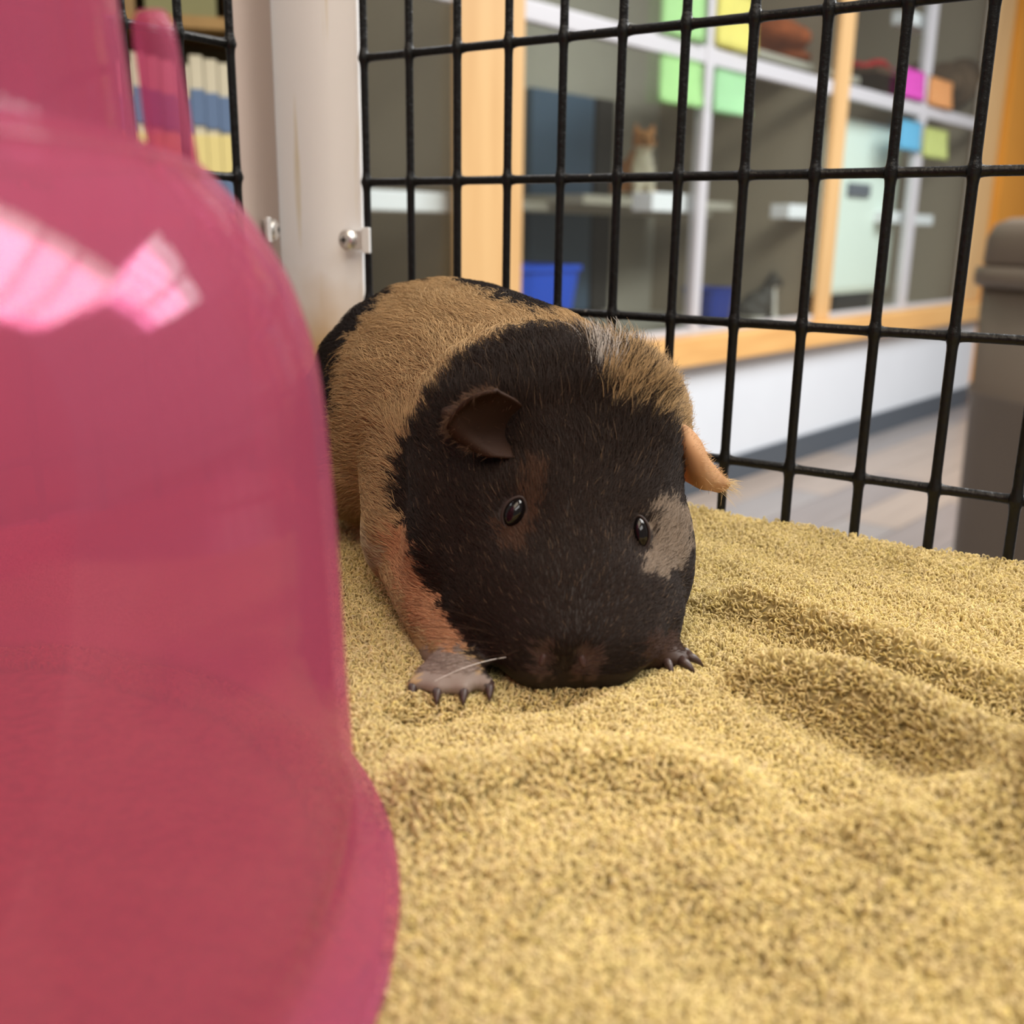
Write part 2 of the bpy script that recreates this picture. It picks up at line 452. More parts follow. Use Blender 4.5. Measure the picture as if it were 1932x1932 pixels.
# cats behind the glass
def cat(px, py, depth, s, cols, label, face):
    a, z = W(px, py, depth)
    z = max(z, ZB - 0.009)
    bl = [((0, 0, 0.10), (0.085, 0.12, 0.10), None), ((0, -0.05, 0.15), (0.065, 0.075, 0.09), None),
          ((0, 0.07, 0.07), (0.09, 0.09, 0.075), None), ((0, -0.09, 0.255), (0.058, 0.056, 0.05), None),
          ((0, -0.135, 0.24), (0.026, 0.024, 0.02), None), ((0, -0.07, 0.20), (0.045, 0.05, 0.05), None)]
    for sx in (-1, 1):
        bl += capsule((sx * .035, -.09, .13), (sx * .035, -.11, .015), .026, .018, 6)
        bl += [((sx * .035, -.122, .014), (.018, .026, .014), None), ((sx * .07, .02, .04), (.04, .07, .045), None)]
        bl += capsule((sx * .036, -.085, .29), (sx * .045, -.085, .335), .020, .005, 5)
    bl += capsule((0.05, .15, .03), (0.13, .02, .022), .024, .02, 6)
    me = blob_mesh('cat', [(tuple(np.array(c) * s), tuple(np.array(r) * s), R) for c, r, R in bl], 0.007 * s, 3, 16)
    co = np.empty(len(me.vertices) * 3); me.vertices.foreach_get('co', co); co = co.reshape(-1, 3) / s
    main, pale = np.array(cols[0]), np.array(cols[1])
    stripe = 0.5 + 0.5 * np.sin(co[:, 1] * 140 + co[:, 2] * 60 + 3 * np.sin(co[:, 0] * 40))
    w = ((co[:, 1] < -.09) & (co[:, 2] < .23)) | (co[:, 2] < .03)
    c = main * (0.72 + 0.28 * stripe[:, None])
    c[w] = pale
    at_ = me.attributes.new('coat', 'FLOAT_COLOR', 'POINT')
    at_.data.foreach_set('color', np.c_[c, np.ones(len(c))].astype(np.float32).ravel())
    o = link_mesh('cat', me, M_coat)
    o.matrix_world = MW @ Matrix.Translation((a, depth, z)) @ Matrix.Rotation(face, 4, 'Z')
    tag(o, label, 'cat')
    for sx in (-1, 1):
        bm = bmesh.new(); bmesh.ops.create_uvsphere(bm, u_segments=10, v_segments=6, radius=0.009 * s)
        e = from_bm('eye', bm, M_eye, o); e.location = np.array((sx * .026, -.140, .265)) * s
    return a, z
M_coat = coat_material('coat')
M_eye, nt_, p_ = material('dark_eye')
p_.inputs['Base Color'].default_value = (0.004, 0.003, 0.003, 1); p_.inputs['Roughness'].default_value = 0.04
p_.inputs['Specular IOR Level'].default_value = 0.4
a, z = cat(1195, 376, 0.50, 0.80, (srgb(205, 140, 84), srgb(235, 222, 200)), 'orange and white cat sitting on the shelf in the near kennel', math.radians(-30))
box('shelf', (a - 0.02, 0.55, z - 0.016), (1.0, 0.42, 0.03), M_taupe, ken)
cat(1428, 612, 0.25, 0.60, (srgb(70, 66, 60), srgb(215, 212, 205)), 'dark grey and white cat low on the kennel floor beside the navy litter box', math.radians(40))
cat(1730, 592, 0.35, 0.55, (srgb(120, 66, 36), srgb(140, 84, 48)), 'small red brown cat low in the far kennel near the orange wall', math.radians(30))

# the bin standing in the room
binr = empty('trash_bin'); BX, BY = 1.215, 2.25
binr.location = (BX, BY, 0); binr.rotation_euler = (0, 0, 0.2)
tag(binr, 'tall taupe plastic trash bin with rounded lid standing outside the wire panel', 'trash bin')
def rbox_loft(secs, n=40, e=5):
    bm = bmesh.new(); rs = []
    for (sx, sy, zz) in secs:
        ring = []
        for i in range(n):
            t = 2 * math.pi * i / n
            cx, sn = math.cos(t), math.sin(t)
            k = (abs(cx) ** e + abs(sn) ** e) ** (-1 / e)
            ring.append(bm.verts.new((cx * k * sx, sn * k * sy, zz)))
        rs.append(ring)
    for A, B in zip(rs, rs[1:]):
        for i in range(n): bm.faces.new((A[i], A[(i + 1) % n], B[(i + 1) % n], B[i]))
    bm.faces.new(list(reversed(rs[0]))); bm.faces.new(rs[-1])
    return bm
from_bm('bin_body', rbox_loft([(.150, .150, 0), (.156, .156, .01), (.164, .164, .55), (.170, .170, .56), (.170, .170, .575), (.164, .164, .585), (.168, .168, .80)]), M_bin, binr, True)
from_bm('rim', rbox_loft([(.170, .170, .795), (.182, .182, .80), (.184, .184, .815), (.182, .182, .838), (.165, .165, .842)]), M_bin, binr, True)
from_bm('lid', rbox_loft([(.168, .168, .841), (.172, .172, .85), (.170, .170, .90), (.160, .160, .928), (.135, .135, .942), (.05, .05, .945)]), M_bin, binr, True)
for ch in binr.children:
    ch.data.polygons.foreach_set('use_smooth', [len(p.vertices) == 4 for p in ch.data.polygons])

# bookcase seen through the left wire panel
MB_ = Matrix.Translation((-0.57, 1.78, 0)) @ Matrix.Rotation(math.radians(17), 4, 'Z')
bk = empty('bookcase'); bk.matrix_world = MB_
tag(bk, 'brown wooden bookcase beyond the left wire panel', 'bookcase')
M_bk = wood('brown_wood', srgb(150, 118, 70), srgb(120, 92, 52), (5, 5, 0.8))
for x in (-0.29, 0.31): box('side_panel', (x, 0.10, 1.0), (0.022, 0.22, 2.0), M_bk, bk)
box('back_panel', (0.01, 0.205, 1.0), (0.60, 0.01, 2.0), plain('bookcase_back', srgb(96, 84, 60), 0.7, 0.2), bk)
for zz in (0.05, 0.45, 0.905, 1.215, 1.55, 1.99): box('shelf', (0.01, 0.10, zz), (0.58, 0.21, 0.018), M_bk, bk)
M_cream = plain('cream_paper_cover', srgb(196, 188, 165), 0.6, 0.2, noise=0.05, nscale=8)
M_bblue = plain('blue_cover_band', srgb(92, 112, 142), 0.6, 0.25)
M_byel = plain('yellow_cover_band', srgb(212, 196, 132), 0.6, 0.25)
names = ['leftmost', 'second', 'third', 'fourth', 'fifth', 'sixth', 'seventh', 'eighth', 'ninth']
for k in range(9):
    hgt = 0.240 + 0.005 * ((k * 7) % 4)
    b = empty('binder')
    b.parent = None
    b.matrix_world = MB_ @ Matrix.Translation((-0.06 + k * 0.0225, 0.02, 0.915))
    box('cover', (0, 0.08, hgt / 2), (0.0215, 0.155, hgt), M_cream, b, bev=0.003)
    box('spine_band', (0, 0.002, hgt - 0.080), (0.0217, 0.005, 0.056), M_bblue, b, bev=0.001)
    box('spine_band', (0, 0.002, 0.098), (0.0217, 0.005, 0.068), M_byel, b, bev=0.001)
    box('spine_band', (0, 0.002, 0.034), (0.0217, 0.005, 0.056), M_bblue, b, bev=0.001)
    tag(b, 'cream binder with blue and yellow spine bands, %s from the left in the bookcase row' % names[k], 'binder', 'binders in the bookcase')
for k in range(4):
    b = box('cardboard_box', (0, 0, 0), (0.11, 0.16, 0.2 + 0.02 * (k % 3)), plain('kraft_%d' % k, srgb(150 - 12 * (k % 3), 124 - 10 * (k % 2), 70 + 10 * (k % 3)), 0.8, 0.1, noise=.1, nscale=8), bev=0.003)
    b.matrix_world = MB_ @ Matrix.Translation((-0.215 + k * 0.125, 0.10, 1.2245 + 0.1 + 0.01 * (k % 3)))
    tag(b, 'brown cardboard box on the upper bookcase shelf, %s from the left' % names[k], 'box', 'boxes on the upper bookcase shelf')
wl = box('wall_left', (-2.9, 3.2, 1.35), (3.6, 0.1, 2.7), plain('beige_wall_paint', srgb(168, 155, 132), 0.7, 0.2), M=None); tag(wl, kind='structure')
wl.rotation_euler = (0, 0, 0)

# ================================================================== THE PEN
PA = math.radians(-56.0)
E1 = -np.array([math.sin(PA), math.cos(PA)])          # along the panel, to the right and nearer
E2 = np.array([E1[1], -E1[0]])                        # into the pen
if E2[1] > 0: E2 = -E2
Y0 = 0.484
rr_ = ray(690, 340); P0 = rr_[:2] / rr_[1] * Y0
MP = Matrix(((E1[0], E2[0], 0, P0[0]), (E1[1], E2[1], 0, P0[1]), (0, 0, 1, CZ), (0, 0, 0, 1)))  # local x along, y into the pen, z from eye level
MP_flip = MP.to_3x3().determinant() < 0
TZ = -0.107                                            # towel level under the animal, from eye level
ROWS = [0.0717 + 0.0515 * k for k in range(-3, 5)] + [0.0717 - 0.0515 * 3.7]
ROWS = sorted(set(round(z, 5) for z in ROWS if z > -0.122))

table = box('table', (0.42, 0.30, TZ - 0.035), (1.04, 0.64, 0.03), M_table, M=MP)
bm = bmesh.new(); bm.from_mesh(table.data)
bmesh.ops.recalc_face_normals(bm, faces=bm.faces[:]); bm.to_mesh(table.data); bm.free()
tbl = empty('table_stand'); 
table.parent = tbl; table.name = 'table_top'
tag(tbl, 'grey laminate table carrying the pen, hidden under the towel', 'table')
for x in (-0.06, 0.90):
    for y in (0.03, 0.58):
        q = MP @ Vector((x, y, 0))
        box('leg', (q.x, q.y, (CZ + TZ - 0.05) / 2), (0.035, 0.035, CZ + TZ - 0.05), M_dark, tbl)

def wire_mesh(axis, length, bumps, r, a0):
    "a rod along local axis from a0, swelling where it is welded to the crossing rods"
    ss = [a0, a0 + length]
    for b in bumps:
        for d in (-.0045, -.0028, -.0014, 0, .0014, .0028, .0045): ss.append(b + d)
    n = max(8, int(length / 0.02))
    ss += list(np.linspace(a0, a0 + length, n))
    ss = sorted(s for s in set(ss) if a0 <= s <= a0 + length)
    bm = bmesh.new()
    pts, rad = [], []
    for s in ss:
        k = max([math.exp(-((s - b) / 0.0022) ** 2) for b in bumps] + [0])
        pts.append((s, 0, 0) if axis == 'x' else (0, 0, s))
        rad.append(r * (1 + 0.42 * k))
    tube_mesh(bm, pts, rad, 10)
    me = bpy.data.meshes.new('wire'); bm.normal_update(); bm.to_mesh(me); bm.free()
    return me
def wire_panel(name, M, ncol, sp, rows, label, start=0.0, extra_end=0.0):
    root = empty(name); root.matrix_world = M
    tag(root, label, 'wire panel', 'black wire panels of the pen')
    cols = [start + sp * k for k in range(ncol)]
    z0, z1 = -0.1265, rows[-1] + 0.01
    vm = wire_mesh('z', z1 - z0, rows, 0.00175, z0)
    for c in cols:
        o = link_mesh('upright_wire', vm, M_black, root); o.location = (c, 0, 0)
    hm = wire_mesh('x', cols[-1] - cols[0] + 0.006, cols, 0.0017, cols[0] - 0.003)
    for z in rows:
        o = link_mesh('cross_wire', hm, M_black, root); o.location = (0, -0.0012, z)
    return root
pan = wire_panel('wire_panel', MP, 26, 0.0254, ROWS, 'black coated wire grid panel running behind the guinea pig', 0.0005)
A = np.array([-0.1165, 0.452])
perp = np.array([-0.5592, -0.829])
ML = Matrix(((perp[0], -perp[1], 0, A[0]), (perp[1], perp[0], 0, A[1]), (0, 0, 1, CZ), (0, 0, 0, 1)))
wire_panel('wire_panel', ML, 14, 0.0254, ROWS, 'black coated wire grid panel behind the pink igloo')

# the two boards that close the corner
M_post, nt, p = material('stained_white_board')
tc = nt.nodes.new('ShaderNodeTexCoord'); mp = nt.nodes.new('ShaderNodeMapping'); mp.inputs['Scale'].default_value = (60, 60, 3)
nz = nt.nodes.new('ShaderNodeTexNoise'); nz.inputs['Scale'].default_value = 3.0; nz.inputs['Detail'].default_value = 6
cr = nt.nodes.new('ShaderNodeValToRGB')
cr.color_ramp.elements[0].position = 0.24; cr.color_ramp.elements[0].color = (*srgb(222, 214, 190), 1)
cr.color_ramp.elements[1].position = 0.38; cr.color_ramp.elements[1].color = (*srgb(243, 245, 247), 1)
sep = nt.nodes.new('ShaderNodeSeparateXYZ')
nz2 = nt.nodes.new('ShaderNodeTexNoise'); nz2.inputs['Scale'].default_value = 40
mr = nt.nodes.new('ShaderNodeMapRange'); mr.inputs['From Min'].default_value = -0.005; mr.inputs['From Max'].default_value = -0.045
ad = nt.nodes.new('ShaderNodeMath'); ad.operation = 'MULTIPLY_ADD'; ad.inputs[1].default_value = 0.03; 
mix = nt.nodes.new('ShaderNodeMix'); mix.data_type = 'RGBA'
mix.inputs['B'].default_value = (*srgb(206, 176, 128), 1)
for a_, b_ in ((tc.outputs['Object'], mp.inputs['Vector']), (mp.outputs['Vector'], nz.inputs['Vector']), (nz.outputs['Fac'], cr.inputs['Fac']),
               (tc.outputs['Object'], sep.inputs[0]), (tc.outputs['Object'], nz2.inputs['Vector']), (nz2.outputs['Fac'], ad.inputs[0]), (sep.outputs['Z'], ad.inputs[2]),
               (ad.outputs[0], mr.inputs['Value']), (mr.outputs[0], mix.inputs['Factor']), (cr.outputs['Color'], mix.inputs['A']), (mix.outputs['Result'], p.inputs['Base Color'])):
    nt.links.new(a_, b_)
p.inputs['Roughness'].default_value = 0.45
Qt = -0.056
bd = box('corner_board', (Qt / 2 - 0.005, -0.0045, 0.06), (0.056, 0.005, 0.40), M_post, bev=0.001)
bd.matrix_world = MP
tag(bd, 'white board with yellow drip stains closing the pen corner', 'board')
Q = P0 + E1 * Qt
dq = A - Q; lq = float(np.hypot(*dq)); dq /= lq
MQ = Matrix(((dq[0], -dq[1], 0, Q[0]), (dq[1], dq[0], 0, Q[1]), (0, 0, 1, CZ), (0, 0, 0, 1)))
bd2 = box('corner_board', (lq / 2 - 0.003, -0.0015, 0.06), (lq - 0.002, 0.003, 0.40), plain('taupe_shade_board', srgb(172, 154, 144), 0.5, 0.25), bev=0.001)  # shade on this side of the corner is put into the taupe colour
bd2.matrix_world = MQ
tag(bd2, 'board in the pen corner with its shade painted in taupe, between white board and left wire panel', 'board')
M_zinc = plain('zinc_plate', (0.82, 0.83, 0.84), 0.4, 0.5, metal=0.25)
# clip with screw holding the panel
def clip(M, t, z, label):
    c = empty('panel_clip'); c.matrix_world = M @ Matrix.Translation((t, 0, z))
    tag(c, label, 'clip')
    bm = bmesh.new(); bm_box(bm, (0.001, 0.0012, 0), (0.012, 0.0012, 0.0085), None, 0.0004)
    from_bm('strap', bm, M_steel, c, False)
    bm = bmesh.new(); bm_box(bm, (0.0095, 0.0038, 0), (0.0046, 0.0014, 0.0112), None, 0.0005)
    from_bm('hook', bm, M_zinc, c, False)
    bm = bmesh.new(); bm_box(bm, (0.0072, 0.0024, 0), (0.0012, 0.0036, 0.0088), None, 0.0003)
    from_bm('step', bm, M_steel, c, False)
    bm = bmesh.new()
    bm_lathe(bm, [(0.0048, 0), (0.0050, 0.0004), (0.0046, 0.0014), (0.0034, 0.0024), (0.0016, 0.0028)], 24)
    s = from_bm('screw_head', bm, M_steel, c); s.rotation_euler = (math.radians(-90), 0, 0); s.location = (-0.0035, 0.0018, 0)
    bm = bmesh.new(); bm_box(bm, (-0.0035, 0.0046, 0), (0.0032, 0.0004, 0.0010)); bm_box(bm, (-0.0035, 0.0046, 0), (0.0010, 0.0004, 0.0032))
    from_bm('cross_slot', bm, M_dark, c, False)
rp = ray(668, 452); 
def on_panel(px, py):
    r = ray(px, py); n = E2; t = (P0 @ n) / (r[:2] @ n); P = r * t
    return float((P[:2] - P0) @ E1), float(P[2])
ct, cz = on_panel(672, 453)
clip(MP, ct, cz, 'bright steel clip and screw holding the wire panel to the white board')
clip(MQ, lq * 0.35, cz + 0.004, 'steel clip and screw on the corner board with painted taupe shade')

# ================================================================== THE TOWEL
def ridge_pts(lst, z=TZ): return np.array([onz(px, py, z)[:2] for px, py in lst])
RIDGES = [  # pixels along the crest, height, width, skew
    ([(1290, 1095), (1400, 1115), (1520, 1150), (1640, 1190), (1750, 1225), (1932, 1285), (2100, 1350)], .0085, .0060, 0),
    ([(1350, 1196), (1420, 1206), (1500, 1225), (1600, 1250), (1700, 1288), (1800, 1340), (1932, 1430), (2100, 1560)], .0125, .0070, 0),
    ([(1620, 1580), (1720, 1515), (1800, 1500), (1932, 1500), (2100, 1530)], .0105, .0115, 0),
    ([(700, 1500), (820, 1455), (950, 1430), (1080, 1415), (1220, 1420), (1360, 1470)], .0070, .0090, 0),
    ([(640, 1315), (760, 1318), (900, 1330), (1050, 1342), (1180, 1320), (1300, 1280)], .0018, .007, 0),
    ([(1250, 1620), (1400, 1580), (1560, 1640), (1750, 1720), (1932, 1760)], .0035, .014, 0),
    ([(1300, 1290), (1420, 1330), (1560, 1400), (1700, 1470)], -.0040, .010, 0),
    ([(690, 1405), (820, 1385), (950, 1375), (1080, 1360)], -.0045, .006, 0),
    ([(1000, 1760), (1200, 1800), (1400, 1870)], -.0030, .014, 0),
    ([(1450, 1570), (1560, 1570), (1660, 1620)], -.0040, .009, 0),
]
RP = [(ridge_pts(l, TZ + h), h, w) for l, h, w, _ in RIDGES]
CREST = np.array([0.0, 0.0])
def seg_dist(X, pts):
    best = np.full(len(X), 1e9)
    endf = np.zeros(len(X))
    L = len(pts) - 1
    for i in range(L):
        a, b = pts[i], pts[i + 1]
        ab = b - a; t = np.clip(((X - a) @ ab) / (ab @ ab), 0, 1)
        d = np.hypot(*(X - (a + t[:, None] * ab)).T)
        m = d < best
        best[m] = d[m]; endf[m] = ((i + t) / L)[m]
    return best, endf
def towel_z(X):
    X = np.asarray(X, float)
    z = np.full(len(X), TZ)
    for pts, h, w in RP:
        d, e = seg_dist(X, pts)
        fade = np.clip(np.minimum(e, 1.2 - e) * 5 + 0.12, 0, 1)
        z += h * fade * np.exp(-(d / w) ** 2)
    z -= 0.0022 * np.exp(-((X[:, 0] - .012) ** 2 / .03 ** 2 + (X[:, 1] - .262) ** 2 / .04 ** 2))
    # a lift towards the wire panel
    dp = (X - P0) @ E2
    z += 0.0038 * np.exp(-np.clip(dp, 0, None) / 0.022)
    # gentle rumples
    x, y = X[:, 0], X[:, 1]
    z += 0.0008 * np.sin(x * 95 + 2 * np.sin(y * 40)) * np.sin(y * 80 + 1.3) + 0.0005 * np.sin(x * 210 + y * 130)
    return z
tw = empty('towel'); tag(tw, 'yellow tan terry towel rumpled over the pen floor', 'towel')
nx, ny = 260, 200
tt = np.linspace(-0.019, 0.62, nx); ee = np.linspace(0.0035, 0.46, ny)
T, Eg = np.meshgrid(tt, ee, indexing='ij')
XY = P0 + T.reshape(-1, 1) * E1 + Eg.reshape(-1, 1) * E2
Z = towel_z(XY) + CZ
verts = np.c_[XY, Z]
faces = [(i * ny + j, (i + 1) * ny + j, (i + 1) * ny + j + 1, i * ny + j + 1) for i in range(nx - 1) for j in range(ny - 1)]
me = bpy.data.meshes.new('cloth'); me.from_pydata(verts.tolist(), [], faces); me.update()
bm = bmesh.new(); bm.from_mesh(me); bmesh.ops.recalc_face_normals(bm, faces=bm.faces[:])
if sum(f.normal.z for f in bm.faces) < 0: bmesh.ops.reverse_faces(bm, faces=bm.faces[:])
bm.to_mesh(me); bm.free()
TOWEL = srgb(204, 185, 132)
cloth = link_mesh('cloth', me, plain('terry_ground', tuple(c * 0.72 for c in TOWEL), 0.95, 0.05, noise=0.3, nscale=300, bump=0.6, bscale=500), tw)
so = cloth.modifiers.new('thick', 'SOLIDIFY'); so.thickness = 0.0025; so.offset = -1
# terry loops
NL = 290000
t = RNG.uniform(-0.018, 0.60, NL * 2); e = RNG.uniform(0.004, 0.455, NL * 2)
X = P0 + t[:, None] * E1 + e[:, None] * E2
z = towel_z(X)
R3 = np.c_[X, z + CZ]
px, py, dd = project(R3)
inview = (dd > 0.03) & (px > -500) & (px < 2900) & (py < 2500)
dist = np.hypot(R3[:, 0], R3[:, 1])
keep = inview & (RNG.random(NL * 2) < np.clip((0.36 / np.maximum(dist, .12)) ** 1.0 * 0.62, 0.35, 1))
ig_c = np.array([-0.134, 0.132])
keep &= np.hypot(*(X - ig_c).T) > 0.105
R3 = R3[keep]; X = X[keep]
eps = 1e-4
gx = (towel_z(X + [eps, 0]) - towel_z(X - [eps, 0])) / (2 * eps); gy = (towel_z(X + [0, eps]) - towel_z(X - [0, eps])) / (2 * eps)
N = np.c_[-gx, -gy, np.ones(len(X))]; N /= np.linalg.norm(N, axis=1)[:, None]
n = len(R3)
flow = np.sin(X[:, 0] * 70 + 3 * np.sin(X[:, 1] * 45)) * 1.4 + np.sin(X[:, 1] * 160 + X[:, 0] * 60) * 0.9
ang = flow + RNG.normal(0, 0.9, n)
S = np.c_[np.cos(ang), np.sin(ang), np.zeros(n)]
S -= (S * N).sum(1)[:, None] * N
S /= np.linalg.norm(S, axis=1)[:, None]
B = np.cross(N, S)
hgt = RNG.uniform(.0014, .0027, n) ; wid = RNG.uniform(.0007, .0015, n); sw = RNG.normal(0, .0007, n)
prof = [(0, -.0005, 0), (0.55, .15, .5), (0.95, .75, 1.0), (0.85, 1.35, .6), (0.35, 1.6, 0)]
PT = np.stack([R3 + N * (hgt * a_)[:, None] + S * (wid * b_)[:, None] + B * (sw * c_)[:, None] for a_, b_, c_ in prof], axis=1)
rad = np.tile(np.array([.00018, .00020, .00021, .00020, .00016]), (n, 1)) * RNG.uniform(.8, 1.2, (n, 1))
base = np.array(TOWEL)
tone = 1 + RNG.normal(0, 0.10, (n, 1)) + 0.07 * np.sin(X[:, :1] * 33 + 1) * np.sin(X[:, 1:2] * 41)
colr = np.clip(base * tone * np.c_[np.ones(n), np.ones(n), 1 + RNG.normal(0, .08, n)], 0, 1)
M_pile = coat_material('terry_pile', 0.85, 0.12, transl=0.22)
pile = strands('pile', PT, rad, colr, M_pile, tw)
tag(pile, kind='stuff')

# ================================================================== THE PINK IGLOO
igl = empty('pink_igloo', (ig_c[0], ig_c[1], CZ + TZ + 0.002))
tag(igl, 'translucent pink plastic igloo hideout standing on the towel', 'igloo')
M_pink = pink_plastic('pink_plastic', (0.96, 0.49, 0.69), (0.55, 0.175, 0.275), 0.58)
zb = -(TZ + 0.002)                                  # eye level in igloo coordinates
D_ = float(np.hypot(*ig_c)); th_ = math.atan2(ig_c[0], ig_c[1])
def sil(px, py):
    r = ray(px, py); a_ = math.atan2(r[0], r[1]); e_ = math.atan2(r[2], math.hypot(r[0], r[1]))
    R_ = D_ * math.sin(a_ - th_); L_ = math.sqrt(max(D_ * D_ - R_ * R_, 1e-6))
    return R_, L_ * math.tan(e_) + zb
prof_px = [(668, 1440), (655, 1280), (640, 1060), (622, 860), (600, 690), (560, 560), (520, 480), (470, 408), (420, 352), (378, 312)]
dome = [sil(*q) for q in prof_px]
tier0 = sil(262, 285); tier1 = sil(240, 0)
rt = tier0[0]; zt = tier0[1]
rb = dome[0][0]
outer = [(0.1172, 0.0), (0.1174, 0.0022), (0.1150, 0.0050), (rb + 0.0012, 0.0095), (rb, 0.0130)]
outer += [(r, zz) for r, zz in dome if zz > 0.016]
outer += [(rt + 0.004, zt - 0.0005), (rt + 0.0012, zt + 0.0008), (rt, zt + 0.004), (rt - 0.004, zt + 0.055), (rt - 0.007, zt + 0.060)]
def catmull(P, k=5):
    P = np.array(P); out = []
    for i in range(len(P) - 1):
        a, b, c, d = P[max(i - 1, 0)], P[i], P[i + 1], P[min(i + 2, len(P) - 1)]
        for s in np.linspace(0, 1, k, endpoint=False):
            out.append(0.5 * ((2 * b) + (-a + c) * s + (2 * a - 5 * b + 4 * c - d) * s * s + (-a + 3 * b - 3 * c + d) * s ** 3))
    out.append(P[-1]); return np.array(out)
oc = catmull(outer, 4)
top_z = zt + 0.062
prof_o = [tuple(q) for q in oc] + [(rt - 0.012, top_z), (0.02, top_z + 0.001), (0.0012, top_z + 0.001)]
TH = 0.0021
po = np.array(prof_o)
tan = np.gradient(po, axis=0); nrm = np.c_[-tan[:, 1], tan[:, 0]]; nrm /= np.linalg.norm(nrm, axis=1)[:, None]
pi_ = po + nrm * TH
pi_[:, 0] = np.maximum(pi_[:, 0], 0.001); pi_[0, 1] = 0.0
prof_all = [tuple(q) for q in po] + [tuple(q) for q in pi_[::-1]]
bm = bmesh.new(); bm_lathe(bm, prof_all, 128, closed=True)
bmesh.ops.recalc_face_normals(bm, faces=bm.faces[:])
dome_o = from_bm('dome', bm, M_pink, igl)
# doorway cut on the side that faces the animal
cm = bmesh.new()
pts = []
hw, z0_, zs_, zt_ = 0.040, 0.022, 0.055, 0.082
for k in range(17):
    a_ = math.pi * k / 16
    pts.append((hw * math.cos(a_), zs_ + (zt_ - zs_) * math.sin(a_)))
pts = [(hw, z0_)] + pts + [(-hw, z0_)]
fr = [cm.verts.new((0.05, u, w_)) for u, w_ in pts]; bk_ = [cm.verts.new((0.16, u, w_)) for u, w_ in pts]
cm.faces.new(fr); cm.faces.new(list(reversed(bk_)))
for i in range(len(pts)):
    j = (i + 1) % len(pts); cm.faces.new((fr[i], bk_[i], bk_[j], fr[j]))
bmesh.ops.recalc_face_normals(cm, faces=cm.faces[:])
cme = bpy.data.meshes.new('cut'); cm.to_mesh(cme); cm.free()
co_ = bpy.data.objects.new('cut', cme); COL.objects.link(co_)
co_.matrix_world = Matrix.Translation(igl.location) @ Matrix.Rotation(math.radians(150), 4, 'Z')
bpy.context.view_layer.update()
bo = dome_o.modifiers.new('b', 'BOOLEAN'); bo.operation = 'DIFFERENCE'; bo.object = co_; bo.solver = 'EXACT'
nm = evaluated(dome_o); dome_o.modifiers.clear()
old = dome_o.data; dome_o.data = nm; nm.name = 'dome'; bpy.data.meshes.remove(old)
bpy.data.objects.remove(co_); bpy.data.meshes.remove(cme)
nm.materials.clear(); nm.materials.append(M_pink)
for p_ in nm.polygons: p_.use_smooth = True
try:
    nm.set_sharp_from_angle(angle=math.radians(40))
except Exception: pass
# the turret knobs round the upper tier
def knob(ang_deg, rad_c, r0, h):
    bm = bmesh.new()
    bm_lathe(bm, [(r0 * 1.08, -0.004), (r0 * 1.02, 0.001), (r0, 0.004), (r0 * 0.90, h - 0.004), (r0 * 0.82, h - 0.0015), (r0 * 0.6, h), (r0 * 0.2, h + 0.0002)], 28)
    k = from_bm('turret', bm, M_pink, igl)
    k.location = (rad_c * math.cos(math.radians(ang_deg)), rad_c * math.sin(math.radians(ang_deg)), zt)
    k.rotation_euler = (0, math.radians(-5), math.radians(ang_deg))
kr = ray(326, 300); ka = math.atan2(kr[0], kr[1])
RK = D_ * math.sin(ka - th_)                        # the bearing touches that circle here
KA = math.degrees(math.atan2(-ig_c[1], -ig_c[0])) + math.degrees(math.acos(RK / D_))
for k in range(8):
    knob(KA + 45 * k, RK, 0.0033, 0.0185)

# ================================================================== THE GUINEA PIG
def rotz(a): return Matrix.Rotation(math.radians(a), 3, 'Z')
def bl(px, py, Y, r, rz=0.0, rx=0.0):
    return (tuple(at(px, py, Y)), r, Matrix.Rotation(math.radians(rz), 3, 'Z') @ Matrix.Rotation(math.radians(rx), 3, 'X'))
tz_abs = CZ + TZ
g = []
sk = at(1010, 840, .290)
body = [(-.024, .378, tz_abs + .0450, .0500, .0500, .0445), (-.014, .348, tz_abs + .0450, .0490, .0480, .0430),
        (.001, .320, tz_abs + .0450, .0450, .0420, .0395), (sk[0], sk[1], sk[2], .0365, .0340, .0320)]
for c0, c1 in zip(body, body[1:]):
    for t_ in np.linspace(0, 1, 6):
        q = np.array(c0) * (1 - t_) + np.array(c1) * t_
        g.append((tuple(q[:3]), tuple(q[3:]), rotz(-15)))
g.append(((-0.030, 0.368, tz_abs + 0.036), (.052, .052, .034), None))       # haunches
ch = at(815, 1000, .297)
for t_ in np.linspace(0, 1, 5):                                               # chest on the left
    q = np.array([-.010, .322, tz_abs + .038]) * (1 - t_) + ch * t_
    g.append((tuple(q), (.038 - .018 * t_, .036 - .013 * t_, .034 - .013 * t_), None))
g.append(bl(1120, 800, .310, (.028, .030, .026)))                             # right shoulder hump
g.append(bl(1010, 830, .290, (.037, .034, .032)))                             # skull
chain = [(1010, 840, .290, .0365, .034, .032), (1030, 930, .279, .0375, .032, .031), (1048, 1030, .2665, .0345, .028, .0275),
         (1064, 1120, .253, .0295, .0235, .0215), (1076, 1195, .2405, .0235, .0165, .0135)]
for c0, c1 in zip(chain, chain[1:]):
    for t_ in np.linspace(0, 1, 5):
        q = np.array(c0) * (1 - t_) + np.array(c1) * t_
        g.append(bl(q[0], q[1], q[2], (q[3], q[4], q[5])))
g.append(bl(1020, 1250, .2345, (.0095, .009, .0065)))                         # lip left
g.append(bl(1130, 1250, .2350, (.0105, .009, .0065)))                         # lip right
g.append(bl(890, 1030, .276, (.019, .024, .024)))                             # jowl left
g.append(bl(1200, 1050, .272, (.0155, .024, .025)))                           # jowl right
